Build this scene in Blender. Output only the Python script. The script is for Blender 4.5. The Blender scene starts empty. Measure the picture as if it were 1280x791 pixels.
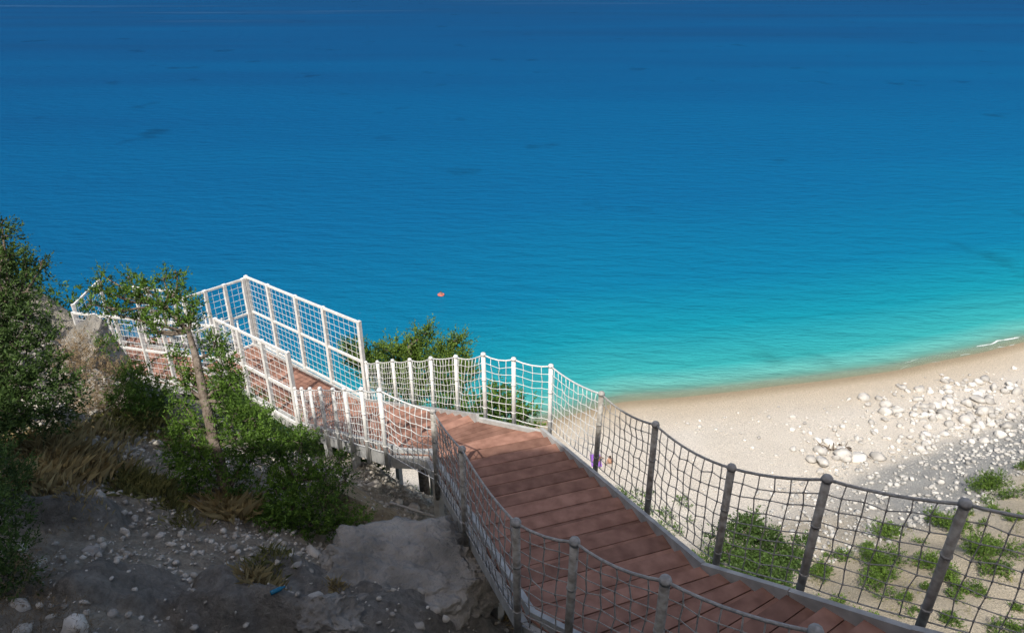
import bpy, math, random
import numpy as np
from mathutils import Vector, noise as mnoise
random.seed(7); rng=np.random.default_rng(7)
H=40.0
C=bpy.context.scene.collection
# ---------------------------------------------------------------- noise
def h2(i,j,s):
    n=(i*374761393+j*668265263+s*144269504)&0xffffffff
    n=((n^(n>>13))*1274126177)&0xffffffff
    return ((n^(n>>16))&0xffff)/65535.0
def vn(x,y,s=0):
    x=np.asarray(x,float);y=np.asarray(y,float)
    i=np.floor(x).astype(np.int64);j=np.floor(y).astype(np.int64)
    u=x-i;v=y-j;u=u*u*(3-2*u);v=v*v*(3-2*v)
    return (h2(i,j,s)*(1-u)+h2(i+1,j,s)*u)*(1-v)+(h2(i,j+1,s)*(1-u)+h2(i+1,j+1,s)*u)*v
def fbm(x,y,o=4,s=0):
    a=0;amp=1;t=0
    for k in range(o):
        a=a+amp*(vn(x*2**k+k*17.3,y*2**k-k*9.1,s+k)*2-1);t+=amp;amp*=.5
    return a/t
def ridg(x,y,o=4,s=0):
    a=0;amp=1;t=0
    for k in range(o):
        a=a+amp*(1-np.abs(vn(x*2**k+k*11.3,y*2**k-k*5.1,s+k)*2-1)*2);t+=amp;amp*=.5
    return a/t
def sp(x,k=2.0):
    return np.logaddexp(0,k*x)/k
# ---------------------------------------------------------------- stair layout (z relative to eye level)
PR=dict(m2=(4.9,1.6,-2.9),m1=(3.75,2.6,-3.75),p0=(2.86,3.46,-4.27),p1=(2.27,4.08,-4.58),p2=(1.79,4.76,-5.0),
 p5=(.49,8.9,-6.46),p6=(-.5,9.25,-6.46),p8=(-3.75,15.1,-10.0),p9=(-7.8,18.8,-10.4))
PL=dict(m2=(3.75,.55,-2.9),m1=(2.6,1.72,-3.75),p0=(1.66,2.65,-4.27),p1=(1.04,3.27,-4.58),p2=(.15,4.2,-5.0),
 p5=(-1.23,8.36,-6.46),p6=(-1.75,8.4,-6.46),p8=(-5.0,14.0,-10.0),p9=(-9.0,17.5,-10.4))
F3=[((-9.0,17.5,-10.4),(-7.65,16.3,-10.4)),((-9.7,18.3,-10.42),(-9.3,16.6,-10.42)),((-13.2,20.6,-11.2),(-13.0,18.7,-11.2))]
F4=[((-11.4,20.75,-11.24),(-13.1,20.75,-11.24)),((-11.4,26.0,-14.4),(-13.2,26.2,-14.4))]
def mid(a,b): return tuple((np.array(a)+np.array(b))/2)
path=[mid(PR[k],PL[k]) for k in ('m2','m1','p0','p1','p2','p5','p6','p8','p9')]
paths=[path,[mid(*p) for p in F3],[mid(*p) for p in F4]]
# ---------------------------------------------------------------- terrain height
XS=np.array([-400,-60,-20,0,11.4,30.8,45.6,60.2,100,200,400.,3000]);YS=np.array([40,50,53,56.3,60,64.2,68,72.5,86,125,210.,1300])
def shore(x,y): # positive inland
    return (np.interp(x,XS,YS)+.7*fbm(x*.08,y*0,2,91)-y)*.97
def outcrop(x,y):
    m=0
    for cx,cy,ax,ay,rt,hh in ((-1.45,5.15,1.35,.8,.25,.4),(-.45,5.5,.8,.7,-.2,.3),(-.9,4.5,1.0,.6,.1,.3),(-4.9,5.6,.6,.4,.6,.2),(-2.2,7.75,.6,.32,-.5,.4),(-5.6,9.6,.8,.35,-.3,.25),(-3.4,4.6,.45,.3,.3,.15)):
        c,s=math.cos(rt),math.sin(rt);u=((x-cx)*c+(y-cy)*s)/ax;v=(-(x-cx)*s+(y-cy)*c)/ay
        r=np.hypot(u,v)+.5*fbm(x*1.9,y*1.9,4,int(cx*10)+200)
        m=np.maximum(m,hh/(1+np.exp(np.clip((r-1)*15,-30,30))))
    return m
def height(x,y,detail=True,info=False):
    x=np.asarray(x,float);y=np.asarray(y,float)
    plane=-4.42-.381*x-.452*y
    s=.42*x+.907*y-8.2+.9*fbm(x*.35,y*.35,3,5)+.12*np.minimum(x+2,0)
    hA=plane-.8*sp(s,2)
    q=.4*x+.917*y
    rise=3.2*sp(-(q+1.7+.5*fbm(x*.4,y*.4,2,8)),1.5)
    cap=10.35+.95*np.clip(x+4,-6,5)  # unseen crest behind the viewpoint, shaped to shade the near flights
    cap=np.minimum(cap,13.0)
    rise=cap-sp(cap-rise,1.0)+1.3*fbm(x*.5,y*.5,3,12)*np.clip(rise/6,0,1)
    hA=hA+rise
    hA=np.where(hA>30,30+(hA-30)*.15,hA)
    d=shore(x,y)
    beach=np.where(d>0,-40+.9*(1-np.exp(-np.maximum(d,0)/9.)) ,-40+.10*d)
    beach=np.maximum(beach,-60)
    e=(x-27)*.39-(y-46)*.92+2.0*fbm(x*.07,y*.07,3,21)
    low=beach+.5*sp(np.minimum(e,16),1.2)+.22*np.maximum(e-16,0)
    k=.8
    hh=np.logaddexp(k*hA,k*low)/k
    mA=1/(1+np.exp(-np.clip(k*(hA-low),-30,30)))
    oc=outcrop(x,y)
    if detail:
        near=np.exp(-((x+3)**2+(y-7)**2)/200.)
        hh=hh+mA*(.22*fbm(x*1.1,y*1.1,4,31)+.09*fbm(x*5,y*5,3,35)+.06*np.maximum(0,ridg(x*3,y*3,3,36)))
        hh=hh+oc*(1+.45*ridg(x*1.3,y*1.6,5,57))+np.where(oc>.08,.03*np.floor(4*vn(x*3+y,y*2.2-x*.6,88)),0)
        hh=hh+mA*(1-near)*.9*ridg(x*.3,y*.3,5,39)
        hh=hh+(1-mA)*(np.clip(d/6,0,1)*.10*fbm(x*.4,y*.4,4,44)+np.clip(e/4,0,1)*.55*fbm(x*.35,y*.35,4,47))
    for P in paths:
        for a,b in zip(P[:-1],P[1:]):
            dx,dy=b[0]-a[0],b[1]-a[1];L2=dx*dx+dy*dy
            t=np.clip(((x-a[0])*dx+(y-a[1])*dy)/L2,0,1)
            dist=np.hypot(x-a[0]-t*dx,y-a[1]-t*dy)
            lim=a[2]+(b[2]-a[2])*t-.65+1.1*np.maximum(0,dist-1.15)+.1*fbm(x*1.5,y*1.5,3,77)
            hh=np.where(dist<5,np.minimum(hh,lim),hh)
    if info: return hh+H,mA,d,e,oc
    return hh+H
def gz(x,y): return float(height(np.array([x]),np.array([y]))[0])
# ---------------------------------------------------------------- materials
def new_mat(name):
    m=bpy.data.materials.new(name);m.use_nodes=True;nt=m.node_tree
    b=nt.nodes['Principled BSDF'];return m,nt,b
def nd(nt,t,**k):
    n=nt.nodes.new(t)
    for a,v in k.items(): setattr(n,a,v)
    return n
def noisy(name,c1,c2,scale=4,rough=.8,bump=.3,bscale=None,detail=6,tint=False,dist=.02,spec=.3):
    m,nt,b=new_mat(name);L=nt.links
    tc=nd(nt,'ShaderNodeTexCoord')
    n=nd(nt,'ShaderNodeTexNoise');n.inputs['Scale'].default_value=scale;n.inputs['Detail'].default_value=detail
    L.new(tc.outputs['Object'],n.inputs['Vector'])
    r=nd(nt,'ShaderNodeValToRGB');r.color_ramp.elements[0].position=.35;r.color_ramp.elements[1].position=.68
    r.color_ramp.elements[0].color=(*c1,1);r.color_ramp.elements[1].color=(*c2,1)
    L.new(n.outputs['Fac'],r.inputs['Fac'])
    col=r.outputs['Color']
    if tint:
        a=nd(nt,'ShaderNodeAttribute');a.attribute_name='tint'
        mr=nd(nt,'ShaderNodeMapRange');mr.inputs['To Min'].default_value=.72;mr.inputs['To Max'].default_value=1.28
        L.new(a.outputs['Fac'],mr.inputs['Value'])
        mx=nd(nt,'ShaderNodeVectorMath',operation='SCALE');L.new(col,mx.inputs[0]);L.new(mr.outputs['Result'],mx.inputs['Scale'])
        col=mx.outputs['Vector']
    L.new(col,b.inputs['Base Color'])
    b.inputs['Roughness'].default_value=rough;b.inputs['Specular IOR Level'].default_value=spec
    if bump:
        n2=nd(nt,'ShaderNodeTexNoise');n2.inputs['Scale'].default_value=bscale or scale*4;n2.inputs['Detail'].default_value=8
        L.new(tc.outputs['Object'],n2.inputs['Vector'])
        bp=nd(nt,'ShaderNodeBump');bp.inputs['Strength'].default_value=bump;bp.inputs['Distance'].default_value=dist
        L.new(n2.outputs['Fac'],bp.inputs['Height']);L.new(bp.outputs['Normal'],b.inputs['Normal'])
    return m
M_deck=noisy('deck_board',(.205,.106,.076),(.33,.18,.132),6,.7,.3,60,tint=True,dist=.003,spec=.2)
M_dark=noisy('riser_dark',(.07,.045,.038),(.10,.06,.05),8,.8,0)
M_white=noisy('weathered_white_paint',(.62,.61,.58),(.80,.79,.76),9,.5,.1,40,dist=.003)
M_post=noisy('weathered_shaded_post',(.22,.20,.17),(.48,.46,.42),14,.8,.5,40,dist=.006)  # weathered post colour, darkened to imitate the shade on the near posts
M_grey=noisy('grey_steel',(.34,.34,.33),(.5,.5,.48),7,.55,.1,40,dist=.003)
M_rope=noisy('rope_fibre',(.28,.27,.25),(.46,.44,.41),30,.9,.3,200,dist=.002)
M_netw=noisy('white_net',(.62,.62,.60),(.78,.78,.76),30,.8,0)
M_rock=noisy('limestone',(.17,.16,.14),(.38,.355,.315),2.2,.95,1,11,detail=14,dist=.10)
M_pale=noisy('pale_rock',(.40,.38,.35),(.64,.61,.56),1.5,.95,.8,6,tint=True,dist=.08)
M_scree=noisy('scree_rock',(.34,.33,.31),(.50,.485,.45),1.5,.95,.8,6,tint=True,dist=.08)
M_peb=noisy('pebbles',(.32,.30,.26),(.56,.52,.46),6,.95,.4,30,tint=True)
M_bark=noisy('bark',(.10,.075,.055),(.24,.20,.16),12,.95,1,30,dist=.03)
def leafmat(name,dark,light,trans=.25):
    m,nt,b=new_mat(name);L=nt.links
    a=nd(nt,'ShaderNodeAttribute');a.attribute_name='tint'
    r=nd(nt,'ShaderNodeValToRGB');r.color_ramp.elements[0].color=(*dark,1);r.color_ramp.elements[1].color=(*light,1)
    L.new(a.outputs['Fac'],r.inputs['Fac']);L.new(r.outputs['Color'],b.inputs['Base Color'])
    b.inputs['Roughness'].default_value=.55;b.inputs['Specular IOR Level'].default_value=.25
    t=nd(nt,'ShaderNodeBsdfTranslucent');L.new(r.outputs['Color'],t.inputs['Color'])
    mx=nd(nt,'ShaderNodeMixShader');mx.inputs['Fac'].default_value=trans
    L.new(b.outputs[0],mx.inputs[1]);L.new(t.outputs[0],mx.inputs[2])
    L.new(mx.outputs[0],nt.nodes['Material Output'].inputs['Surface']);return m
M_leaf=leafmat('juniper_foliage',(.020,.050,.013),(.15,.265,.035))
M_leafd=leafmat('dark_foliage',(.016,.034,.013),(.10,.17,.04))
M_pine=leafmat('pine_foliage',(.03,.07,.015),(.17,.26,.04))
M_shrub=leafmat('shrub_foliage',(.03,.075,.012),(.16,.27,.045))
M_cush=leafmat('cushion_foliage',(.018,.045,.010),(.14,.23,.035),.15)
M_dry=leafmat('dry_grass',(.20,.15,.07),(.56,.45,.23))
M_olive=leafmat('olive_grass',(.08,.09,.03),(.34,.32,.12))
M_brown=leafmat('dry_brush',(.12,.085,.05),(.42,.31,.18))
# ---------------------------------------------------------------- mesh helpers
def fast_mesh(name,V,F,mat,tint=None,smooth=False,parent=None,mats=None):
    V=np.asarray(V,np.float32);F=np.asarray(F,np.int32);k=F.shape[1]
    me=bpy.data.meshes.new(name);me.vertices.add(len(V));me.vertices.foreach_set('co',V.ravel())
    me.loops.add(F.size);me.loops.foreach_set('vertex_index',F.ravel())
    me.polygons.add(len(F));me.polygons.foreach_set('loop_start',np.arange(0,F.size,k,dtype=np.int32))
    try: me.polygons.foreach_set('loop_total',np.full(len(F),k,np.int32))
    except Exception: pass
    if mats:
        for m in mats: me.materials.append(m)
    else: me.materials.append(mat)
    me.update(calc_edges=True)
    if tint is not None:
        a=me.attributes.new('tint','FLOAT','POINT');a.data.foreach_set('value',np.asarray(tint,np.float32))
    if smooth: me.polygons.foreach_set('use_smooth',np.ones(len(me.polygons),bool))
    o=bpy.data.objects.new(name,me);C.objects.link(o)
    if parent: o.parent=parent
    return o
def empty(name):
    o=bpy.data.objects.new(name,None);C.objects.link(o);o.empty_display_size=.1;return o
class MB:
    def __init__(s): s.v=[];s.f=[];s.t=[]
    def quadbox(s,top,th,tint=.5):
        n=len(s.v)
        for p in top: s.v.append(tuple(p))
        for p in top: s.v.append((p[0],p[1],p[2]-th))
        s.t+= [tint]*8
        s.f+=[(n,n+1,n+2,n+3),(n+7,n+6,n+5,n+4)]+[(n+i,n+4+i,n+4+(i+1)%4,n+(i+1)%4) for i in range(4)]
    def bar(s,a,b,w,h,tint=.5):
        a=Vector(a);b=Vector(b);d=(b-a).normalized()
        up=Vector((0,0,1)) if abs(d.z)<.95 else Vector((.6,.8,0))
        x=d.cross(up).normalized();y=x.cross(d).normalized()
        n=len(s.v)
        for p in (a,b):
            for sx,sy in ((-1,-1),(1,-1),(1,1),(-1,1)):
                s.v.append(tuple(p+x*sx*w/2+y*sy*h/2))
        s.t+=[tint]*8
        s.f+=[(n+3,n+2,n+1,n),(n+4,n+5,n+6,n+7)]+[(n+i,n+(i+1)%4,n+4+(i+1)%4,n+4+i) for i in range(4)]
    def tube(s,pts,r,sides=5,tint=.5):
        P=[Vector(p) for p in pts];k=len(P);n=len(s.v)
        rr=r if hasattr(r,'__len__') else [r]*k
        prev=None
        for i,p in enumerate(P):
            d=(P[min(i+1,k-1)]-P[max(i-1,0)])
            d=d.normalized() if d.length>1e-9 else Vector((0,0,1))
            if prev is None:
                up=Vector((0,0,1)) if abs(d.z)<.9 else Vector((1,0,0))
                x=d.cross(up).normalized()
            else: x=(prev-d*prev.dot(d)).normalized()
            prev=x;y=d.cross(x)
            for j in range(sides):
                a=2*math.pi*j/sides
                s.v.append(tuple(p+(x*math.cos(a)+y*math.sin(a))*rr[i]));s.t.append(tint)
        for i in range(k-1):
            for j in range(sides):
                a=n+i*sides+j;b=n+i*sides+(j+1)%sides
                s.f.append((a,b,b+sides,a+sides))
        s.f.append(tuple(n+j for j in range(sides))[::-1]);s.f.append(tuple(n+(k-1)*sides+j for j in range(sides)))
    def obj(s,name,mat,parent=None,smooth=False):
        me=bpy.data.meshes.new(name);me.from_pydata(s.v,[],s.f);me.materials.append(mat)
        a=me.attributes.new('tint','FLOAT','POINT');a.data.foreach_set('value',np.array(s.t,np.float32))
        if smooth:
            for p in me.polygons: p.use_smooth=True
        me.update();o=bpy.data.objects.new(name,me);C.objects.link(o)
        if parent: o.parent=parent
        return o
def W(p,dz=0): return (p[0],p[1],p[2]+H+dz)
def lerp(a,b,t): return tuple(a[i]+(b[i]-a[i])*t for i in range(3))
# ---------------------------------------------------------------- ground sheet
def axis(lo,hi,dlo,dhi,step,flo,fhi,fine,g=1.12):
    pts=list(np.arange(dlo,dhi,step));st=step;x=pts[-1]
    while x<hi:
        st=min(st*g,fine) if x<fhi else st*1.25
        x+=st;pts.append(x)
    st=step;x=dlo
    while x>lo:
        st=min(st*g,fine) if x>flo else st*1.25
        x-=st;pts.insert(0,x)
    return np.array(pts)
gx=axis(-500,3000,-9,2,.05,-25,75,.6);gy=axis(-300,1400,3.2,12,.05,-10,78,.55)
X,Y=np.meshgrid(gx,gy);
Z,mA,D_,E_,OC=height(X,Y,info=True)
nx,ny=len(gx),len(gy)
V=np.stack([X,Y,Z],-1).reshape(-1,3)
ii=(np.arange(ny-1)[:,None]*nx+np.arange(nx-1)[None,:]).ravel()
F=np.stack([ii,ii+1,ii+nx+1,ii+nx],-1)
ground=fast_mesh('ground',V,F,None,smooth=True,mats=[bpy.data.materials.new('ground_mat')])
gyv,gxv=np.gradient(Z,gy,gx);slope=np.hypot(gxv,gyv)
def mixc(a,b,t): return a*(1-t[...,None])+b*t[...,None]
n1=fbm(X*.9,Y*.9,4,61)*.5+.5;n2=fbm(X*.25,Y*.25,4,66)*.5+.5;n3=fbm(X*4,Y*4,3,69)*.5+.5
dirt=mixc(np.array([.30,.265,.21]),np.array([.56,.50,.41]),np.clip((.5*n1+.5*n3-.25)*2,0,1))
rock=mixc(np.array([.25,.235,.205]),np.array([.50,.465,.41]),np.clip((.4*n1+.6*n3-.2)*1.7,0,1))
colA=mixc(dirt,rock,np.clip((slope-.9)/1.2,0,1))
colA=mixc(colA,rock*.85,np.clip(OC/.15,0,1))
tanm=np.exp(-((X+2.2)**2/.6+(Y-7.75)**2/.3));colA=mixc(colA,np.array([.54,.43,.28])*np.ones(X.shape+(3,)),np.clip(tanm*1.2,0,.85))
sand=mixc(np.array([.60,.54,.455]),np.array([.70,.65,.575]),n2)
wet=np.array([.36,.285,.19]);gold=np.array([.52,.42,.29])
sand=mixc(sand,gold,np.clip(1-(D_-1)/5.5,0,1)*.85)
sand=mixc(sand,wet,np.clip(1-(D_-.4)/1.4,0,1))
scree=mixc(np.array([.31,.305,.285]),np.array([.43,.42,.395]),n1)
tans=mixc(np.array([.38,.32,.225]),np.array([.60,.53,.42]),n2)
colB=mixc(sand,scree,np.clip((E_+2.2+1.5*fbm(X*.3,Y*.3,3,401))/1.6,0,1)*np.clip((X-22)/8,0,1))
colB=mixc(colB,tans,np.clip((E_-7)/2.5,0,1))
colB=mixc(colB,tans,np.clip((E_-1)/2.5,0,1)*(1-np.clip((X-22)/8,0,1)))
col=mixc(colB,colA,np.clip(mA*1.3-.15,0,1))
ca=ground.data.color_attributes.new('albedo','FLOAT_COLOR','POINT')
ca.data.foreach_set('color',np.concatenate([col,np.ones(col.shape[:2]+(1,))],-1).astype(np.float32).ravel())
gm=ground.data.materials[0];gm.use_nodes=True;nt=gm.node_tree;b=nt.nodes['Principled BSDF'];L=nt.links
at=nd(nt,'ShaderNodeAttribute');at.attribute_name='albedo'
geo=nd(nt,'ShaderNodeNewGeometry')
na=nd(nt,'ShaderNodeTexNoise');na.inputs['Scale'].default_value=9;na.inputs['Detail'].default_value=10;na.inputs['Roughness'].default_value=.75
L.new(geo.outputs['Position'],na.inputs['Vector'])
mr=nd(nt,'ShaderNodeMapRange');mr.inputs['From Min'].default_value=.32;mr.inputs['From Max'].default_value=.68;mr.inputs['To Min'].default_value=.58;mr.inputs['To Max'].default_value=1.32
L.new(na.outputs['Fac'],mr.inputs['Value'])
vs=nd(nt,'ShaderNodeVectorMath',operation='SCALE');L.new(at.outputs['Color'],vs.inputs[0]);L.new(mr.outputs['Result'],vs.inputs['Scale'])
L.new(vs.outputs['Vector'],b.inputs['Base Color']);b.inputs['Roughness'].default_value=.95;b.inputs['Specular IOR Level'].default_value=.15
vo=nd(nt,'ShaderNodeTexVoronoi');vo.inputs['Scale'].default_value=14;L.new(geo.outputs['Position'],vo.inputs['Vector'])
ad=nd(nt,'ShaderNodeMath',operation='MULTIPLY_ADD');L.new(vo.outputs['Distance'],ad.inputs[0]);ad.inputs[1].default_value=-.35;L.new(na.outputs['Fac'],ad.inputs[2])
bp=nd(nt,'ShaderNodeBump');bp.inputs['Strength'].default_value=1;bp.inputs['Distance'].default_value=.14
L.new(ad.outputs[0],bp.inputs['Height']);L.new(bp.outputs['Normal'],b.inputs['Normal'])
# ---------------------------------------------------------------- sea
sx=axis(-30000,30000,-60,100,2.0,-60,100,4,1.2);sy=axis(30,40000,40,130,1.0,35,140,3,1.1)
SX,SY=np.meshgrid(sx,sy);d=-shore(SX,SY)
d=d+.35*np.maximum(0,-SX+5)*np.clip(d/20,0,1)
V=np.stack([SX,SY,np.zeros_like(SX)],-1).reshape(-1,3);nx2,ny2=len(sx),len(sy)
ii=(np.arange(ny2-1)[:,None]*nx2+np.arange(nx2-1)[None,:]).ravel()
sea=fast_mesh('sea',V,np.stack([ii,ii+1,ii+nx2+1,ii+nx2],-1),None,mats=[bpy.data.materials.new('sea_water')],smooth=True)
dd=np.maximum(d,0);a=sea.data.attributes.new('tint','FLOAT','POINT');a.data.foreach_set('value',(dd/(dd+50)).astype(np.float32).ravel())
m=sea.data.materials[0];m.use_nodes=True;nt=m.node_tree;nt.nodes.remove(nt.nodes['Principled BSDF']);L=nt.links
at=nd(nt,'ShaderNodeAttribute');at.attribute_name='tint';geo=nd(nt,'ShaderNodeNewGeometry')
mp=nd(nt,'ShaderNodeMapping');mp.inputs['Scale'].default_value=(.0022,.014,1);mp.inputs['Rotation'].default_value=(0,0,.12);L.new(geo.outputs['Position'],mp.inputs['Vector'])
nb=nd(nt,'ShaderNodeTexNoise');nb.inputs['Scale'].default_value=1;nb.inputs['Detail'].default_value=7;nb.inputs['Roughness'].default_value=.6;L.new(mp.outputs[0],nb.inputs['Vector'])
ma=nd(nt,'ShaderNodeMath',operation='MULTIPLY_ADD');L.new(nb.outputs['Fac'],ma.inputs[0]);ma.inputs[1].default_value=.32
sb=nd(nt,'ShaderNodeMath',operation='SUBTRACT');L.new(at.outputs['Fac'],sb.inputs[0]);sb.inputs[1].default_value=.16
L.new(sb.outputs[0],ma.inputs[2])
mix0=nd(nt,'ShaderNodeMix');mix0.data_type='FLOAT'
tt=nd(nt,'ShaderNodeMapRange');tt.inputs['From Min'].default_value=.1;tt.inputs['From Max'].default_value=.7;L.new(at.outputs['Fac'],tt.inputs['Value'])
L.new(tt.outputs['Result'],mix0.inputs['Factor']);L.new(at.outputs['Fac'],mix0.inputs['A']);L.new(ma.outputs[0],mix0.inputs['B'])
r=nd(nt,'ShaderNodeValToRGB');cr=r.color_ramp
stops=[(0,(.38,.44,.34)),(.035,(.13,.37,.32)),(.10,(.028,.29,.30)),(.22,(.004,.205,.275)),(.36,(.001,.135,.250)),(.58,(.001,.092,.215)),(.78,(.001,.070,.182)),(.90,(.002,.053,.150)),(.96,(.003,.046,.130)),(1,(.015,.068,.16))]
cr.elements[0].position=0;cr.elements[0].color=(*stops[0][1],1);cr.elements[1].position=1;cr.elements[1].color=(*stops[-1][1],1)
for p,c in stops[1:-1]:
    e_=cr.elements.new(p);e_.color=(*c,1)
L.new(mix0.outputs['Result'],r.inputs['Fac'])
npch=nd(nt,'ShaderNodeTexNoise');npch.inputs['Scale'].default_value=.045;npch.inputs['Detail'].default_value=4;L.new(geo.outputs['Position'],npch.inputs['Vector'])
pr=nd(nt,'ShaderNodeMapRange');pr.inputs['From Min'].default_value=.64;pr.inputs['From Max'].default_value=.72;pr.inputs['To Min'].default_value=1;pr.inputs['To Max'].default_value=.72
L.new(npch.outputs['Fac'],pr.inputs['Value'])
mp2=nd(nt,'ShaderNodeMapping');mp2.inputs['Scale'].default_value=(.17,.5,1);mp2.inputs['Rotation'].default_value=(0,0,.25);L.new(geo.outputs['Position'],mp2.inputs['Vector'])
nr=nd(nt,'ShaderNodeTexNoise');nr.inputs['Scale'].default_value=1;nr.inputs['Detail'].default_value=8;nr.inputs['Roughness'].default_value=.6;L.new(mp2.outputs[0],nr.inputs['Vector'])
sc=nd(nt,'ShaderNodeVectorMath',operation='SCALE');L.new(r.outputs['Color'],sc.inputs[0]);L.new(pr.outputs['Result'],sc.inputs['Scale'])
bp=nd(nt,'ShaderNodeBump');bp.inputs['Strength'].default_value=1;bp.inputs['Distance'].default_value=.8
L.new(nr.outputs['Fac'],bp.inputs['Height'])
df=nd(nt,'ShaderNodeBsdfDiffuse');L.new(sc.outputs['Vector'],df.inputs['Color']);L.new(bp.outputs['Normal'],df.inputs['Normal'])
gl=nd(nt,'ShaderNodeBsdfGlossy');gl.inputs['Roughness'].default_value=.18;L.new(bp.outputs['Normal'],gl.inputs['Normal']);gl.inputs['Color'].default_value=(1,1,1,1)
gmx=nd(nt,'ShaderNodeMixShader');gmx.inputs['Fac'].default_value=.03;L.new(df.outputs[0],gmx.inputs[1]);L.new(gl.outputs[0],gmx.inputs[2])
tr=nd(nt,'ShaderNodeBsdfTransparent');tr.inputs['Color'].default_value=(.85,.97,.95,1)
fm=nd(nt,'ShaderNodeMapRange');fm.inputs['From Min'].default_value=0;fm.inputs['From Max'].default_value=.055;fm.inputs['To Min'].default_value=.12;L.new(at.outputs['Fac'],fm.inputs['Value'])
mx=nd(nt,'ShaderNodeMixShader');L.new(fm.outputs['Result'],mx.inputs['Fac']);L.new(tr.outputs[0],mx.inputs[1]);L.new(gmx.outputs[0],mx.inputs[2])
L.new(mx.outputs[0],nt.nodes['Material Output'].inputs['Surface'])
# surf foam: broken lines of froth
M_foam=noisy('surf_foam',(.42,.50,.47),(.78,.80,.78),5,.9,0)
fx=np.arange(40,140,.2);V=[];Fq=[]
yy=(np.interp(fx,XS,YS)+.7*fbm(fx*.08,fx*0,2,91))
for off0,ww,sd in ((.1,.34,3),(1.2,.3,14)):
    n0=len(V)
    wv=np.clip(1.7*fbm(fx*.6,fx*0+3,4,sd)+.12+.3*np.clip((fx-56)/6,0,1),0,1)*np.clip((fx-42)/20,0,1)*ww
    of=.5*fbm(fx*.5,fx*0+9,4,sd+2)
    for i,x in enumerate(fx):
        V+=[(x,yy[i]+off0+of[i]-wv[i]*.4,.035),(x,yy[i]+off0+of[i]+wv[i]*.8,.035)]
    for i in range(len(fx)-1):
        if wv[i]+wv[i+1]>.02: Fq.append((n0+2*i,n0+2*i+2,n0+2*i+3,n0+2*i+1))
fast_mesh('surf_foam',V,Fq,M_foam)
# ---------------------------------------------------------------- stairway
stair=empty('wooden_staircase')
deck=MB();ris=MB();beam=MB();kerb=MB()
def flight(Ra,La,Rb,Lb,n,boards=2,flat=False):
    for i in range(n):
        t0=i/n;t1=(i+1)/n
        z=Ra[2]+(Rb[2]-Ra[2])*(i+.5)/n+H if not flat else Ra[2]+H
        for k in range(boards):
            a=t0+(t1-t0)*k/boards;bb=t0+(t1-t0)*(k+1)/boards
            ln=math.dist(lerp(Ra,Rb,.5)[:2],Ra[:2])*2;g=.005/max(ln,.1)
            r0=lerp(Ra,Rb,a+g);r1=lerp(Ra,Rb,bb-g);l0=lerp(La,Lb,a+g);l1=lerp(La,Lb,bb-g)
            if k==boards-1 and not flat:
                o=.02/max(ln,.1);r1=lerp(Ra,Rb,bb+o);l1=lerp(La,Lb,bb+o)
            zz=z+random.uniform(-.0015,.0015)
            deck.quadbox([(p[0],p[1],zz) for p in (l0,r0,r1,l1)],.032,random.random())
        if not flat:
            zn=abs(Rb[2]-Ra[2])/n
            r1=lerp(Ra,Rb,t1-.004);l1=lerp(La,Lb,t1-.004);r2=lerp(Ra,Rb,t1-.012);l2=lerp(La,Lb,t1-.012)
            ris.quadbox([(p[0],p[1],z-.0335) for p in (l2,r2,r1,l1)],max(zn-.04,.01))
    for A,B,O in ((Ra,Rb,La),(La,Lb,Ra)):
        d=Vector(B)-Vector(A);s=Vector((-d.y,d.x,0)).normalized()
        if s.dot(Vector(A)-Vector(O))<0: s=-s
        off=s*.035
        beam.bar(Vector(W(A,-.12))+off,Vector(W(B,-.12))+off,.06,.20)
        kerb.bar(Vector(W(A,.035))-s*.035,Vector(W(B,.035))-s*.035,.05,.07+abs(Rb[2]-Ra[2])/n*.6)
flight(PR['m2'],PL['m2'],PR['m1'],PL['m1'],6)
flight(PR['m1'],PL['m1'],PR['p0'],PL['p0'],4)
flight(PR['p0'],PL['p0'],PR['p1'],PL['p1'],3)
flight(PR['p1'],PL['p1'],PR['p2'],PL['p2'],4)
flight(PR['p2'],PL['p2'],PR['p5'],PL['p5'],13)
flight(PR['p5'],PL['p5'],PR['p6'],PL['p6'],6,1,True)
flight(PR['p6'],PL['p6'],PR['p8'],PL['p8'],21)
flight(PR['p8'],PL['p8'],PR['p9'],PL['p9'],14,2)
flight(F3[0][0],F3[0][1],F3[1][0],F3[1][1],8,1,True)
flight(F3[1][0],F3[1][1],F3[2][0],F3[2][1],11)
flight(F4[0][0],F4[0][1],F4[1][0],F4[1][1],18)
def support(R,Lp):
    for P in (R,Lp):
        g=gz(P[0],P[1])-.3
        if P[2]+H-.25>g: beam.bar((P[0],P[1],g),W(P,-.22),.11,.11)
    beam.bar(W(R,-.29),W(Lp,-.29),.1,.14)
for a_ in ('m1','p0','p5','p8','p9'): support(lerp(PR[a_],PL[a_],.06),lerp(PR[a_],PL[a_],.94))
for t in (.3,.62): support(lerp(lerp(PR['p2'],PR['p5'],t),lerp(PL['p2'],PL['p5'],t),.06),lerp(lerp(PR['p2'],PR['p5'],t),lerp(PL['p2'],PL['p5'],t),.94))
for t in (.33,.66): support(lerp(PR['p6'],PR['p8'],t),lerp(PL['p6'],PL['p8'],t))
support(lerp(PR['p8'],PR['p9'],.5),lerp(PL['p8'],PL['p9'],.5))
support(*F3[1]);support(*F3[2]);support(*F4[1])
deck.obj('treads',M_deck,stair);ris.obj('risers',M_dark,stair);beam.obj('steel_frame',M_grey,stair);kerb.obj('edge_strips',M_grey,stair)
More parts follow.
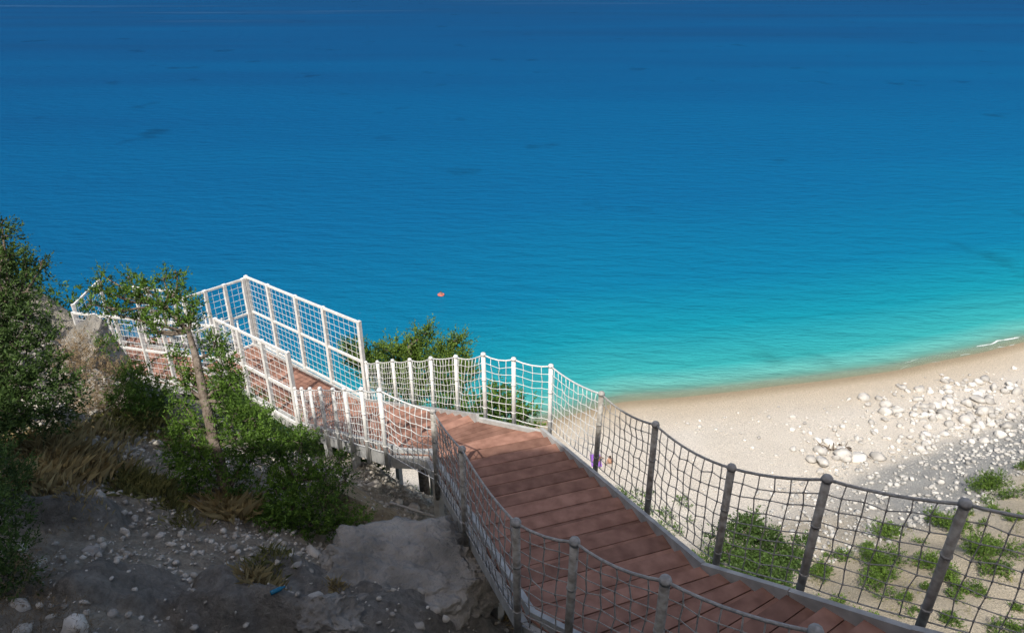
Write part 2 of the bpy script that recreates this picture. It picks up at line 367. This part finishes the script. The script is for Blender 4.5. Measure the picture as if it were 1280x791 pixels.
# ---------------------------------------------------------------- rope railings
def rope_rail(name,pts,h=1.15,dark=0):
    e=empty(name);post=MB();postw=MB();cap=MB();net=MB();netw=MB()
    tops=[]
    for i,p in enumerate(pts):
        jx=random.uniform(-.02,.02);jy=random.uniform(-.02,.02)
        a=Vector(W(p,-.24));t=Vector(W(p,h))+Vector((jx,jy,0))
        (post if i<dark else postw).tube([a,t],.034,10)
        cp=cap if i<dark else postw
        cp.tube([t-Vector((0,0,.01)),t+Vector((0,0,.012)),t+Vector((0,0,.03)),t+Vector((0,0,.038))],[.042,.042,.034,.01],10)
        for q in (.14,.6):
            c=a.lerp(t,.2+.8*q);cp.tube([c-Vector((0,0,.01)),c+Vector((0,0,.01))],.040,8)
        tops.append(t)
    for i in range(len(pts)-1):
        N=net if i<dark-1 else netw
        t0,t1=tops[i],tops[i+1];b0=Vector(W(pts[i],.07));b1=Vector(W(pts[i+1],.07))
        ln=math.dist(pts[i][:2],pts[i+1][:2]);ln=max(ln,(t1-t0).length*.9)
        nc=max(3,int(round(ln/.135)));nr=8
        side=Vector((-(t1-t0).y,(t1-t0).x,0)).normalized();ph=random.uniform(-1,1)
        sagT=random.uniform(.03,.07)
        G=[]
        for r in range(nr+1):
            w=r/nr;row=[]
            for c in range(nc+1):
                u=c/nc;p=b0.lerp(b1,u).lerp(t0.lerp(t1,u),w)
                s4=4*u*(1-u)
                p.z-=s4*(sagT*w+.02*(1-w)+.05*math.sin(w*math.pi)*ph*.4)
                p+=side*s4*math.sin(w*math.pi)*.05*ph
                if 0<c<nc and 0<r<nr: p+=Vector((random.uniform(-.014,.014),random.uniform(-.014,.014),random.uniform(-.014,.014)))
                row.append(p)
            G.append(row)
        for r in range(nr+1):
            N.tube(G[r],.012 if r==nr else (.008 if r==0 else .0056),6 if r==nr else 4)
        for c in range(1,nc): N.tube([G[r][c] for r in range(nr+1)],.0056,4)
        for r in range(1,nr):
            for c in range(1,nc):
                p=G[r][c];N.tube([p-Vector((0,0,.01)),p+Vector((0,0,.01))],.009,4)
    if dark:
        post.obj('weathered_shaded_posts',M_post,e,True);cap.obj('post_caps',M_rope,e,True);net.obj('rope_net',M_rope,e,True)  # near posts: darker copy with shade put into the colour
    postw.obj('posts',M_white,e,True);netw.obj('pale_rope_net',M_netw,e,True)
def tt_(a,b,ts): return [lerp(a,b,t) for t in ts]
Rr=[PR['m2'],PR['m1'],PR['p0'],PR['p1']]+tt_(PR['p2'],PR['p5'],(0,.3,.62,1))+[lerp(PR['p5'],PR['p6'],.5)]+tt_(PR['p6'],PR['p8'],[i/6 for i in range(6)]+[.985])
Ll=[PL['m2'],PL['m1'],PL['p0'],PL['p1'],(.51,3.84,-4.83)]+tt_(PL['p2'],PL['p5'],(0,.4,.75))+tt_(PL['p6'],PL['p8'],[i/7 for i in range(7)]+[.985])
def outw(pts,k):
    o=[]
    for i,p in enumerate(pts):
        a=Vector(pts[max(i-1,0)]);b_=Vector(pts[min(i+1,len(pts)-1)]);d=b_-a;s=Vector((-d.y,d.x,0)).normalized()*k
        o.append((p[0]+s.x,p[1]+s.y,p[2]))
    return o
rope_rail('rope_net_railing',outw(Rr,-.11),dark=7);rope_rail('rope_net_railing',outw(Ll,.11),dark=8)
rope_rail('rope_net_railing',tt_(F4[0][0],F4[1][0],[i/4 for i in range(5)]));rope_rail('rope_net_railing',tt_(F4[0][1],F4[1][1],[i/4 for i in range(5)]))
def mesh_fence(name,pts,h=2.3,rw=.06):
    e=empty(name);fr=MB();net=MB()
    for p in pts: fr.bar(W(p,-.2),W(p,h),.09,.09)
    for i in range(len(pts)-1):
        a,b_=pts[i],pts[i+1]
        for z in (.08,h*.5,h-.04): fr.bar(W(a,z),W(b_,z),.05,rw)
        ln=math.dist(a,b_);n=max(3,int(ln/.2))
        for k in range(1,n):
            p=lerp(a,b_,k/n);net.tube([W(p,.08),W(p,h-.05)],.0055,4)
        m_=int(h/.19)
        for k in range(1,m_):
            z=.08+(h-.13)*k/m_;net.tube([W(a,z),W(b_,z)],.0055,4)
    fr.obj('frame',M_white,e);net.obj('mesh_infill',M_netw,e)
mesh_fence('mesh_fence',outw(tt_(PR['p8'],PR['p9'],(0,.28,.52,.78,1)),-.07),2.3)
r9=outw([PR['p8'],PR['p9']],-.07)[1]
mesh_fence('mesh_fence',tt_(lerp(r9,PL['p9'],.06),PL['p9'],(0,.33,.66,1)),2.25)
mesh_fence('mesh_fence',outw([lerp(PL['p8'],PL['p9'],t) for t in (.02,.23,.44,.655)],.08),2.1)
mesh_fence('mesh_fence',[(-9.08,17.62,-10.4),F3[1][0],lerp(F3[1][0],F3[2][0],.33),lerp(F3[1][0],F3[2][0],.5)],2.1)
mesh_fence('mesh_fence',[(-7.8,16.3,-10.4),F3[1][1]]+[lerp(F3[1][1],F3[2][1],t) for t in (.25,.5,.75,1)],2.0)
mesh_fence('mesh_fence',[lerp(F3[2][1],F3[2][0],.06),F3[2][0]],2.2)
# ---------------------------------------------------------------- rocks
def ray(u,v,D):
    a=(u-640)/880;b_=(395-v)/880
    return (a*D,D*(.8944+b_*.4472),D*(-.4472+b_*.8944)+H)
def gp(u,v):
    Ds=np.arange(4,25,.05);P=np.array([ray(u,v,D) for D in Ds]);hz=height(P[:,0],P[:,1]);k=np.argmax(P[:,2]<hz);return P[k]
def rock(name,c,r,mat,seed=0,sub=6,rot=0,rough=1,npl=14,lo=.55,topz=None):
    import bmesh
    bm=bmesh.new();bmesh.ops.create_icosphere(bm,subdivisions=sub,radius=1)
    rr=random.Random(seed);pl=[(Vector((rr.gauss(0,1),rr.gauss(0,1),rr.gauss(0,1))).normalized(),rr.uniform(lo,.85)) for _ in range(npl)]
    if topz: pl.append((Vector((.12,-.1,1)).normalized(),topz))
    for v in bm.verts:
        p=v.co.copy()
        for n,dv in pl:
            q=p.dot(n)
            if q>dv: p-=n*(q-dv)*.92
        o=Vector((seed*3.1,0,0))
        k=1+.14*mnoise.fractal(p*1.6+o,1,2,4)*rough+.10*(1-2*abs(mnoise.fractal(p*2.9+o,1,2,5)))*rough+.08*mnoise.fractal(p*9+o,1,2,5)*rough
        v.co=Vector((p.x*r[0]*k,p.y*r[1]*k,p.z*r[2]*k))
    me=bpy.data.meshes.new(name);bm.to_mesh(me);bm.free();me.materials.append(mat)
    for p in me.polygons: p.use_smooth=True
    o=bpy.data.objects.new(name,me);C.objects.link(o);o.location=c;o.rotation_euler=(0,0,rot);return o
rock('boulder',(-8.3,12.0,H-6.95),(.8,.7,.85),M_rock,6,5,.4)
g0=gp(495,730);rock('boulder',(g0[0],g0[1]+.1,g0[2]-.26),(1.36,.85,.6),M_rock,13,6,.18,1.1,22,.5,.5)
g0=gp(640,770);rock('boulder',(g0[0]-.1,g0[1]+.1,g0[2]-.25),(.62,.5,.5),M_rock,17,5,.8,1.1,14,.5,.6)
g0=gp(405,765);rock('boulder',(g0[0],g0[1],g0[2]-.12),(.36,.3,.28),M_rock,19,5,.3,1.1)
g0=gp(110,690);rock('boulder',(g0[0],g0[1],g0[2]-.02),(.14,.1,.09),M_pale,23,4,.3,1.1)
t_=(1+5**.5)/2
IV=np.array([(-1,t_,0),(1,t_,0),(-1,-t_,0),(1,-t_,0),(0,-1,t_),(0,1,t_),(0,-1,-t_),(0,1,-t_),(t_,0,-1),(t_,0,1),(-t_,0,-1),(-t_,0,1)])/1.902
IF=np.array([(0,11,5),(0,5,1),(0,1,7),(0,7,10),(0,10,11),(1,5,9),(5,11,4),(11,10,2),(10,7,6),(7,1,8),(3,9,4),(3,4,2),(3,2,6),(3,6,8),(3,8,9),(4,9,5),(2,4,11),(6,2,10),(8,6,7),(9,8,1)])
def ico2():
    V=[tuple(v) for v in IV];F=[];c={}
    def m(a,b_):
        k=(min(a,b_),max(a,b_))
        if k not in c:
            p=(np.array(V[a])+np.array(V[b_]));p/=np.linalg.norm(p);V.append(tuple(p));c[k]=len(V)-1
        return c[k]
    for a,b_,d_ in IF:
        x,y,z=m(a,b_),m(b_,d_),m(d_,a);F+=[(a,x,z),(b_,y,x),(d_,z,y),(x,y,z)]
    return np.array(V),np.array(F)
I2V,I2F=ico2()
def scatter_rocks(name,xs,ys,rad,mat,hi=False,sink=.3):
    BV,BF=(I2V,I2F) if hi else (IV,IF)
    n=len(xs);zs=height(xs,ys)
    Q=rng.normal(size=(n,3,3));Q,_=np.linalg.qr(Q)
    sc=rng.uniform(.55,1.3,(n,1,3))*rad[:,None,None]
    jit=rng.uniform(.68,1.15,(n,len(BV),1))
    P=(BV[None]*jit*sc)@Q
    P[:,:,2]*=.75
    P[:,:,0]+=xs[:,None];P[:,:,1]+=ys[:,None];P[:,:,2]+=(zs+rad*sink)[:,None]
    Fs=(BF[None]+(np.arange(n)*len(BV))[:,None,None]).reshape(-1,3)
    return fast_mesh(name,P.reshape(-1,3),Fs,mat,tint=np.repeat(rng.random(n),len(BV)))
n=30000;xs=rng.uniform(-9,2.5,n);ys=rng.uniform(3,11.5,n)
dens=fbm(xs*.8,ys*.8,3,55)+rng.uniform(-.6,.6,n);k=(dens>-.15)&((outcrop(xs,ys)<.1)|(rng.random(n)<.2));xs=xs[k];ys=ys[k]
scatter_rocks('gravel',xs,ys,.007+.045*rng.random(len(xs))**5+.006,M_peb)
n=260;xs=rng.uniform(-8,1,n);ys=rng.uniform(3.5,10.5,n)
scatter_rocks('loose_stones',xs,ys,.03+.11*rng.random(n)**3,M_peb,True,.05)
cl=[(43,58.7,5,3.4,130,.75),(39,57,4,3,60,.6),(29,51.3,2.2,2.4,40,.8),(47,62,7,3,120,.55),(33,55,9,3,110,.4),(37,52,10,4,180,.5),(50,57,8,5,200,.7),(55,62,8,4,120,.6),(20,55,8,4,40,.25)]
XX=[];YY=[];RR=[]
for cx,cy,ax,ay,k,r in cl:
    XX.append(rng.normal(cx,ax*.6,k));YY.append(rng.normal(cy,ay*.55,k));RR.append(r*(.12+.8*rng.random(k)**3))
XX=np.concatenate(XX);YY=np.concatenate(YY);RR=np.concatenate(RR)
XX=np.append(XX,[27.3,32.5,26.6]);YY=np.append(YY,[49.6,50.4,48.4]);RR=np.append(RR,[.95,.7,.5])
k=shore(XX,YY)>2.5
scatter_rocks('beach_rocks',XX[k],YY[k],RR[k],M_pale,True)
n=9000;xs=rng.uniform(20,75,n);e=rng.uniform(-2.5,9,n);ys=46+((xs-27)*.39-e)/.92
scatter_rocks('scree_stones',xs,ys,.03+.28*rng.random(n)**6,M_scree)
n=1500;xs=rng.uniform(12,75,n);ys=np.interp(xs,XS,YS)-rng.uniform(4,20,n)
scatter_rocks('beach_pebbles',xs,ys,.03+.15*rng.random(n)**5,M_pale)
dw=MB()
for i in range(12):
    a=rng.uniform(0,6.28);p=np.array([29.6+rng.normal(0,.8),51.6+rng.normal(0,.6)]);l=rng.uniform(.6,1.3);z=gz(*p)
    dw.tube([(p[0],p[1],z+.1),(p[0]+.5*l*math.cos(a),p[1]+.5*l*math.sin(a),z+.25+rng.uniform(0,.2)),(p[0]+l*math.cos(a),p[1]+l*math.sin(a),z+rng.uniform(.1,.6))],[.08,.05,.02],6)
dw.obj('driftwood',M_bark,None,True)
# ---------------------------------------------------------------- foliage
def leaves(cl,per,size,K=12,sprig=.18,up=.5,flat=.8,wid=.4,lo=.0,hi=1.,shell=.5):
    VV=[];TT=[]
    for (x,y,z,r) in cl:
        n=max(4,int(per*r*r/.25))
        dr=rng.normal(size=(n,3));dr/=np.linalg.norm(dr,axis=1)[:,None]
        lump=1+.3*np.sin(dr[:,0:1]*5+x*7)*np.cos(dr[:,1:2]*6+y*5)
        rad=r*rng.random((n,1))**shell*lump
        p=np.array([x,y,z])+dr*rad*np.array([1,1,flat])
        ax=dr*.8+np.array([0,0,up])+rng.normal(size=(n,3))*.45;ax/=np.linalg.norm(ax,axis=1)[:,None]
        L_=sprig*rng.uniform(.5,1.6,(n,1,1))
        s=np.linspace(0,1,K)[None,:,None]
        base=p[:,None]+ax[:,None]*s*L_
        ld=ax[:,None]*.7+rng.normal(size=(n,K,3))*.6;ld/=np.linalg.norm(ld,axis=2)[...,None]
        ln=size*rng.uniform(.6,1.3,(n,K,1))*(1-.45*s)
        sd=np.cross(ld,rng.normal(size=(n,K,3)));sd/=np.linalg.norm(sd,axis=2)[...,None]
        mid_=base+ld*ln*.5
        q=np.stack([base,mid_+sd*ln*wid*.5,base+ld*ln,mid_-sd*ln*wid*.5],2)
        VV.append(q.reshape(-1,3))
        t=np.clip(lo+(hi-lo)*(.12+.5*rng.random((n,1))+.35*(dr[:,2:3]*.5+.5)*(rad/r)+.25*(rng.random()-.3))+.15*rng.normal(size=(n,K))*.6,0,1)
        TT.append(np.repeat(t.ravel(),4))
    return np.concatenate(VV),np.concatenate(TT)
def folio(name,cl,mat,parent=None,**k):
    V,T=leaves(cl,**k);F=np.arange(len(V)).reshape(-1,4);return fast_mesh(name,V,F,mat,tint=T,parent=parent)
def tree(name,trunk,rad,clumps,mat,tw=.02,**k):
    e=empty(name);m_=MB();m_.tube(trunk,rad,10)
    tr=[Vector(p) for p in trunk]
    for (x,y,z,r) in clumps:
        c=Vector((x,y,z));i=min(range(len(tr)),key=lambda j:(tr[j]-c).length+ (0 if tr[j].z<c.z else .6))
        s=tr[i];md=s.lerp(c,.5)+Vector((random.uniform(-.1,.1),random.uniform(-.1,.1),-.08*(c-s).length))
        m_.tube([s,md,c],[rad[i]*.5,tw,tw*.4],6)
        for _ in range(4):
            d_=Vector((random.gauss(0,1),random.gauss(0,1),random.gauss(.3,.8))).normalized()*r*.9
            m_.tube([c-d_*.1,c+d_*.5+Vector((0,0,.03)),c+d_],[tw*.5,tw*.35,.003],4)
    m_.obj('trunk_and_limbs',M_bark,e,True);folio('foliage',clumps,mat,e,**k);return e
def cl(lst,k=1.): return [(*ray(u,v,D),r*k) for u,v,D,r in lst]
b0=ray(285,650,9);base=(b0[0],b0[1],gz(b0[0],b0[1])-.1)
tree('juniper_tree',[base,ray(283,610,9.0),ray(270,560,8.9),ray(256,500,9.0),ray(246,450,9.2),ray(236,415,9.4),ray(205,380,9.5)],[.10,.085,.07,.06,.05,.035,.02],
 cl([(128,362,9.5,.15),(155,372,9.5,.2),(143,392,9.4,.14),(182,362,9.5,.19),(203,388,9.4,.2),(225,372,9.6,.17),(234,402,9.5,.19),(176,398,9.5,.17),(114,380,9.3,.10),(222,345,9.6,.10),(205,350,9.6,.10),(163,350,9.6,.09),(190,414,9.4,.12),(243,384,9.5,.12),(130,345,9.5,.07),
 (220,445,9.4,.13),(268,430,9.5,.19),(280,458,9.2,.2),(236,475,9.2,.18),(284,490,9.1,.2),(228,502,9.3,.15),(296,476,9.3,.13),
 (236,538,9.1,.26),(292,528,9.1,.28),(322,523,9.2,.2),(253,576,8.9,.28),(228,568,9.0,.24),(307,563,8.9,.3),(243,605,8.8,.2),(330,555,9.1,.22),(298,598,8.8,.18)]),
 M_leaf,per=600,size=.055,K=12,sprig=.13,up=.5)
b0=ray(370,670,9);tree('juniper_bush',[(b0[0],b0[1],gz(b0[0],b0[1])-.1),ray(365,640,9.1),ray(370,600,9.2)],[.06,.05,.03],
 cl([(350,570,9.3,.22),(378,555,9.4,.24),(370,600,9.1,.28),(345,610,9.0,.26),(398,590,9.2,.24),(360,640,8.8,.28),(402,628,9.0,.26),(385,655,8.8,.22),(340,650,8.7,.22),(432,600,9.3,.14),(420,655,9.,.2),(446,648,9.1,.15),(425,575,9.5,.12)]),
 M_leaf,per=560,size=.055,K=12,sprig=.13)
b0=(-6.6,7.6);tree('juniper_tree',[(b0[0],b0[1],gz(*b0)-.1),(-6.5,7.6,H-4.8),(-6.35,7.7,H-4.3),(-6.25,7.8,H-3.8)],[.11,.08,.05,.02],
 cl([(2,280,8.7,.10),(5,298,8.7,.14),(12,322,8.7,.18),(34,338,8.8,.16),(-10,350,8.7,.3),(20,368,8.7,.25),(52,332,8.8,.09),(-20,400,8.6,.36),(36,395,8.6,.2),(8,430,8.5,.32),(55,422,8.7,.16),(0,470,8.3,.38),(62,453,8.6,.18),(38,482,8.4,.28),(82,480,8.6,.17),(15,522,8.1,.32),(70,520,8.3,.22),(-20,530,8.,.4),(97,495,8.5,.12)]),
 M_leafd,per=520,size=.06,K=12,sprig=.16)
folio('bush',cl([(-10,590,6.6,.34),(10,600,6.8,.18),(0,650,6.2,.26),(15,690,6.1,.18),(-5,720,5.8,.3)]),M_leafd,per=560,size=.05,sprig=.12)
folio('dry_brush',cl([(20,740,5.7,.26),(60,770,5.6,.2),(90,800,5.5,.2),(30,800,5.4,.3),(50,700,5.9,.14)]),M_brown,per=420,size=.05,sprig=.14,wid=.1,lo=0,hi=.6)
folio('brown_bush',cl([(110,450,11,.33),(125,480,10.8,.36),(95,430,11.2,.28),(140,510,10.5,.26),(110,510,10.4,.26),(150,460,11,.2),(90,460,10.8,.26)]),M_brown,per=480,size=.055,sprig=.12,wid=.16,lo=.2,hi=1)
folio('green_bush',cl([(165,470,11,.3),(188,492,10.9,.32),(175,512,10.6,.26),(150,500,10.5,.22),(203,505,11,.2),(135,430,11.2,.16)]),M_shrub,per=520,size=.055,sprig=.13,lo=0,hi=.9)
folio('green_bush',cl([(335,540,11.2,.22),(355,552,11,.2),(318,520,11.6,.2),(375,545,11.2,.16),(300,505,11.8,.2)]),M_leaf,per=520,size=.055,sprig=.13)
b0=(-6.3,15.4);tree('wild_olive_tree',[(b0[0],b0[1],gz(*b0)-.2),(-6.3,15.4,H-12.2)],[.1,.06],
 cl([(300,500,18.8,.55),(325,515,18.6,.6),(350,530,18.2,.6),(375,545,17.6,.55),(400,560,17,.55),(425,575,16,.5),(275,485,19,.5),(455,590,14.5,.5)]),M_leafd,tw=.03,per=170,size=.1,sprig=.25)
b0=(-2.6,16.8);tree('pine_tree',[(b0[0],b0[1],gz(*b0)-.2),(-2.7,16.8,H-12.5),(-2.8,16.8,H-10.5),(-2.8,16.8,H-9.3)],[.18,.14,.1,.05],
 cl([(440,438,19.5,.3),(460,452,19.5,.45),(490,442,19.5,.42),(485,470,19.3,.5),(520,452,19.5,.45),(530,418,19.6,.28),(515,435,19.5,.32),(545,460,19.3,.42),(552,440,19.5,.32),(572,450,19.6,.35),(573,428,19.6,.26),(580,465,19.3,.36),(510,485,19,.6),(560,485,19,.5)]),
 M_pine,tw=.04,per=260,size=.11,K=12,sprig=.28,up=.7)
b0=(.1,12.4);tree('pine_sapling',[(b0[0],b0[1],gz(*b0)-.2),(.05,12.4,H-9.5),(0,12.4,H-8.4)],[.1,.07,.03],
 cl([(610,510,14.2,.4),(640,515,14.2,.4),(625,490,14.4,.25),(655,525,14,.25),(590,525,14,.4),(560,510,14.4,.35)]),M_leaf,tw=.03,per=260,size=.09,sprig=.2)
b0=(12.8,27.9);tree('wild_olive_tree',[(b0[0],b0[1],gz(*b0)-.2),(12.7,27.8,H-30),(12.6,27.6,H-28.4)],[.3,.2,.1],
 cl([(930,665,37,.8),(960,680,37,.9),(912,695,36.5,.8),(950,710,36,1.0),(988,700,36.5,.7),(930,725,35.5,.8),(970,735,35.5,.8),(940,652,37.5,.5),(898,670,37,.4),(1003,682,37,.4)]),M_leafd,tw=.08,per=60,size=.25,sprig=.5)
cs=[];tries=0
while len(cs)<280 and tries<11000:
    tries+=1
    x=rng.uniform(12,62);y=rng.uniform(10,50);ee=(x-27)*.39-(y-46)*.92+2.0*float(fbm(x*.07,y*.07,3,21))
    if ee<(6.5 if x>24 else 8) or ee>36: continue
    if float(fbm(x*.16,y*.16,3,303))<-.3: continue
    r=.4+1.5*rng.random()**1.6
    if any((x-c[0])**2+(y-c[1])**2<(r+c[3])**2*.65 for c in cs): continue
    cs.append((x,y,gz(x,y)+r*.12,r))
cc=[]
for x,y,z,r in cs:
    for _ in range(rng.integers(3,7)):
        ax_=x+rng.normal(0,r*.45);ay_=y+rng.normal(0,r*.4);cc.append((ax_,ay_,gz(ax_,ay_)+rng.uniform(.05,.4)*r,r*rng.uniform(.3,.65)))
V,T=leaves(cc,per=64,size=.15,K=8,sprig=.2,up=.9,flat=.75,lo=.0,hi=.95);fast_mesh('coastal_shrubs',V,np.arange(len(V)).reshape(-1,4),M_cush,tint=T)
cc=[]
for _ in range(320):
    x=rng.uniform(14,60);y=rng.uniform(12,50);ee=(x-27)*.39-(y-46)*.92
    if ee>7: cc.append((x,y,gz(x,y)+.03,rng.uniform(.2,.5)))
V,T=leaves(cc,per=26,size=.16,K=8,sprig=.22,up=.9,flat=.4,wid=.16);fast_mesh('dry_herbs',V,np.arange(len(V)).reshape(-1,4),M_olive,tint=T)
cc=[]
for _ in range(900):
    x=rng.uniform(-22,14);y=rng.uniform(9,46)
    q=.42*x+.907*y-7.15
    if q<3: continue
    r=rng.uniform(.3,.9)
    dmin=min(math.hypot(x-p[0],y-p[1]) for P in paths for a_,b_ in zip(P[:-1],P[1:]) for p in tt_(a_,b_,(0,.2,.4,.6,.8,1)))
    if dmin<2.0: continue
    cc.append((x,y,gz(x,y)+.1,r))
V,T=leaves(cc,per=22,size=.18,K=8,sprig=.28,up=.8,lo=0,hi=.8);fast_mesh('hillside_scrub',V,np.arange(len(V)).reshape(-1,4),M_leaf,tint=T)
def tufts(name,items,mat):
    VV=[];TT=[]
    for (x,y,r,h,n) in items:
        px=x+rng.normal(0,r*.5,n);py=y+rng.normal(0,r*.5,n);pz=height(px,py)-.01
        dx=rng.normal(0,.4,n)+(px-x)*.8;dy=rng.normal(0,.4,n)+(py-y)*.8;hh=h*rng.uniform(.4,1.1,n);w=.003+.002*rng.random(n)
        ang=rng.uniform(0,6.28,n);wx=np.cos(ang)*w;wy=np.sin(ang)*w
        A=np.stack([px-wx,py-wy,pz],1);B=np.stack([px+wx,py+wy,pz],1)
        M1=np.stack([px+dx*hh*.35+wx*.8,py+dy*hh*.35+wy*.8,pz+hh*.6],1);T1=np.stack([px+dx*hh,py+dy*hh,pz+hh*.9],1)
        VV.append(np.stack([A,B,M1,T1],1).reshape(-1,3));TT.append(np.repeat(rng.random(n),4))
    V=np.concatenate(VV);fast_mesh(name,V,np.arange(len(V)).reshape(-1,4),mat,tint=np.concatenate(TT))
def T_(lst):
    o=[]
    for u,v,r,h,n in lst:
        p=gp(u,v);o.append((p[0],p[1],r,h,n*2))
    return o
tufts('dry_grass',T_([(85,590,.35,.26,500),(65,575,.3,.28,350),(110,580,.3,.22,300),(40,600,.3,.25,250),(325,725,.16,.16,160),(660,770,.2,.2,250),(640,775,.15,.16,120),(205,550,.3,.12,160),(60,560,.3,.3,300),(290,640,.25,.3,300),(420,735,.1,.1,60),(130,545,.3,.18,240),(150,580,.3,.1,160),(90,620,.25,.1,120)]),M_dry)
tufts('olive_grass',T_([(190,615,.28,.2,450),(170,605,.25,.18,280),(215,630,.2,.15,200),(330,718,.14,.12,140),(230,655,.2,.12,80),(150,540,.3,.2,250),(190,530,.3,.2,250),(345,690,.2,.12,100)]),M_olive)
# ---------------------------------------------------------------- drain pipe under the landing
pp=MB();pp.tube([(-1.9,8.5,gz(-1.9,8.5)+.1),(-1.3,8.4,gz(-1.3,8.4)+.16),(-.6,8.3,gz(-.6,8.3)+.2),(.6,8.4,gz(.6,8.4)+.1)],.02,10)
pp.obj('water_pipe',M_grey,None,True)
p=gp(340,750);bt=MB();ax=Vector((.8,.5,.05)).normalized();c0=Vector((p[0],p[1],gz(p[0],p[1])+.03))
bt.tube([c0+ax*q*.6 for q in (0,.005,.05,.06,.15,.19,.20,.225)],[.016,.022,.022,.02,.022,.01,.01,.01],12)
bt.obj('plastic_bottle',noisy('blue_plastic',(.01,.12,.20),(.02,.16,.27),5,.25,0),None,True)
# ---------------------------------------------------------------- people
def skinmat(n,c): return noisy(n,tuple(x*.85 for x in c),c,10,.55,0)
M_skin=skinmat('skin',(.45,.26,.18));M_hair=skinmat('hair',(.05,.03,.02));M_red=skinmat('red_float',(.6,.16,.12));M_purple=skinmat('purple_towel',(.28,.12,.5))
def person(name,J,loc,rot,E=None):
    import bmesh
    e=empty(name);e.location=loc;e.rotation_euler=(0,0,rot)
    names=list(J)
    me=bpy.data.meshes.new('body');me.from_pydata([J[k][0] for k in names],[(names.index(a),names.index(b)) for a,b in E],[])
    o=bpy.data.objects.new('body',me);C.objects.link(o);o.parent=e;me.materials.append(M_skin)
    o.modifiers.new('skin','SKIN')
    for i,k in enumerate(names):
        me.skin_vertices[0].data[i].radius=(J[k][1],J[k][1]*.85);me.skin_vertices[0].data[i].use_root=(k=='pelvis')
    o.modifiers.new('sub','SUBSURF').render_levels=2
    h=Vector(J['head'][0])
    bm=bmesh.new();bmesh.ops.create_uvsphere(bm,u_segments=20,v_segments=14,radius=.112)
    for v in bm.verts:
        if v.co.y<-.05 and v.co.z<.05: v.co.y=-.05
        v.co.z*=1.08
    mh=bpy.data.meshes.new('hair');bm.to_mesh(mh);bm.free();mh.materials.append(M_hair);ho=bpy.data.objects.new('hair',mh);C.objects.link(ho);ho.parent=e;ho.location=h+Vector((0,.025,.035))
    return e
sit={'pelvis':((0,0,.12),.14),'belly':((0,.03,.3),.125),'chest':((0,0,.5),.15),'neck':((0,-.02,.64),.055),'head':((0,-.04,.77),.10),'crown':((0,-.03,.84),.07),
 'shl':((.17,0,.57),.06),'ell':((.24,.12,.34),.042),'wrl':((.26,.2,.08),.03),'hl':((.27,.22,.03),.035),
 'shr':((-.17,0,.57),.06),'elr':((-.22,-.14,.38),.042),'wrr':((-.14,-.34,.42),.03),'hr':((-.13,-.41,.43),.035),
 'hpl':((.1,-.06,.11),.095),'knl':((.14,-.42,.42),.062),'anl':((.15,-.66,.07),.038),'ftl':((.15,-.82,.03),.035),
 'hpr':((-.1,-.06,.11),.095),'knr':((-.13,-.46,.38),.062),'anr':((-.13,-.74,.07),.038),'ftr':((-.13,-.9,.03),.035)}
SE=[('pelvis','belly'),('belly','chest'),('chest','neck'),('neck','head'),('head','crown'),('chest','shl'),('shl','ell'),('ell','wrl'),('wrl','hl'),('chest','shr'),('shr','elr'),('elr','wrr'),('wrr','hr'),
 ('pelvis','hpl'),('hpl','knl'),('knl','anl'),('anl','ftl'),('pelvis','hpr'),('hpr','knr'),('knr','anr'),('anr','ftr')]
px,py=7.5,50.
person('seated_beachgoer',sit,(px,py,gz(px,py)+.05),2.4,SE)
person('seated_beachgoer',sit,(px+1.1,py-.3,gz(px+1.1,py-.3)+.02),2.9,SE)
tw=MB();z=gz(px,py)+.05
tw.quadbox([(px-.5,py-.6,z),(px+.4,py-.6,z),(px+.4,py+1.1,z),(px-.5,py+1.1,z)],.08);tw.obj('beach_towel',M_purple)
person('swimmer',sit,(-9.6,86.5,-.38),.4,SE)
bpy.ops.mesh.primitive_torus_add(major_radius=.36,minor_radius=.11,major_segments=32,minor_segments=12,location=(-9.6,86.5,.05))
o=bpy.context.object;o.name='swim_ring';o.data.materials.append(M_red)
for p in o.data.polygons: p.use_smooth=True
# ---------------------------------------------------------------- light, sky, camera
ts=Vector((-.4*math.cos(math.radians(50)),-.917*math.cos(math.radians(50)),math.sin(math.radians(50)))).normalized()
sl=bpy.data.lights.new('sun','SUN');sl.energy=4.9;sl.angle=math.radians(.5);sl.color=(1,.955,.88)
so=bpy.data.objects.new('sun',sl);C.objects.link(so);so.rotation_euler=ts.to_track_quat('Z','Y').to_euler();so.location=(0,-20,80)
w=bpy.data.worlds.new('World');bpy.context.scene.world=w;w.use_nodes=True;nt=w.node_tree
sk=nt.nodes.new('ShaderNodeTexSky');sk.sky_type='NISHITA';sk.sun_disc=False;sk.sun_elevation=math.radians(50);sk.sun_rotation=math.atan2(ts.x,ts.y);sk.dust_density=4.0
nt.links.new(sk.outputs[0],nt.nodes['Background'].inputs['Color']);nt.nodes['Background'].inputs['Strength'].default_value=.15
cd=bpy.data.cameras.new('camera');co=bpy.data.objects.new('camera',cd);C.objects.link(co)
cd.sensor_width=36;cd.lens=36*880/1280;cd.clip_end=60000;cd.clip_start=.05
co.location=(0,0,H);co.rotation_euler=(math.radians(90-26.565),0,0)
sc_=bpy.context.scene;sc_.camera=co;sc_.view_settings.view_transform='Standard';sc_.view_settings.look='None';sc_.view_settings.exposure=0
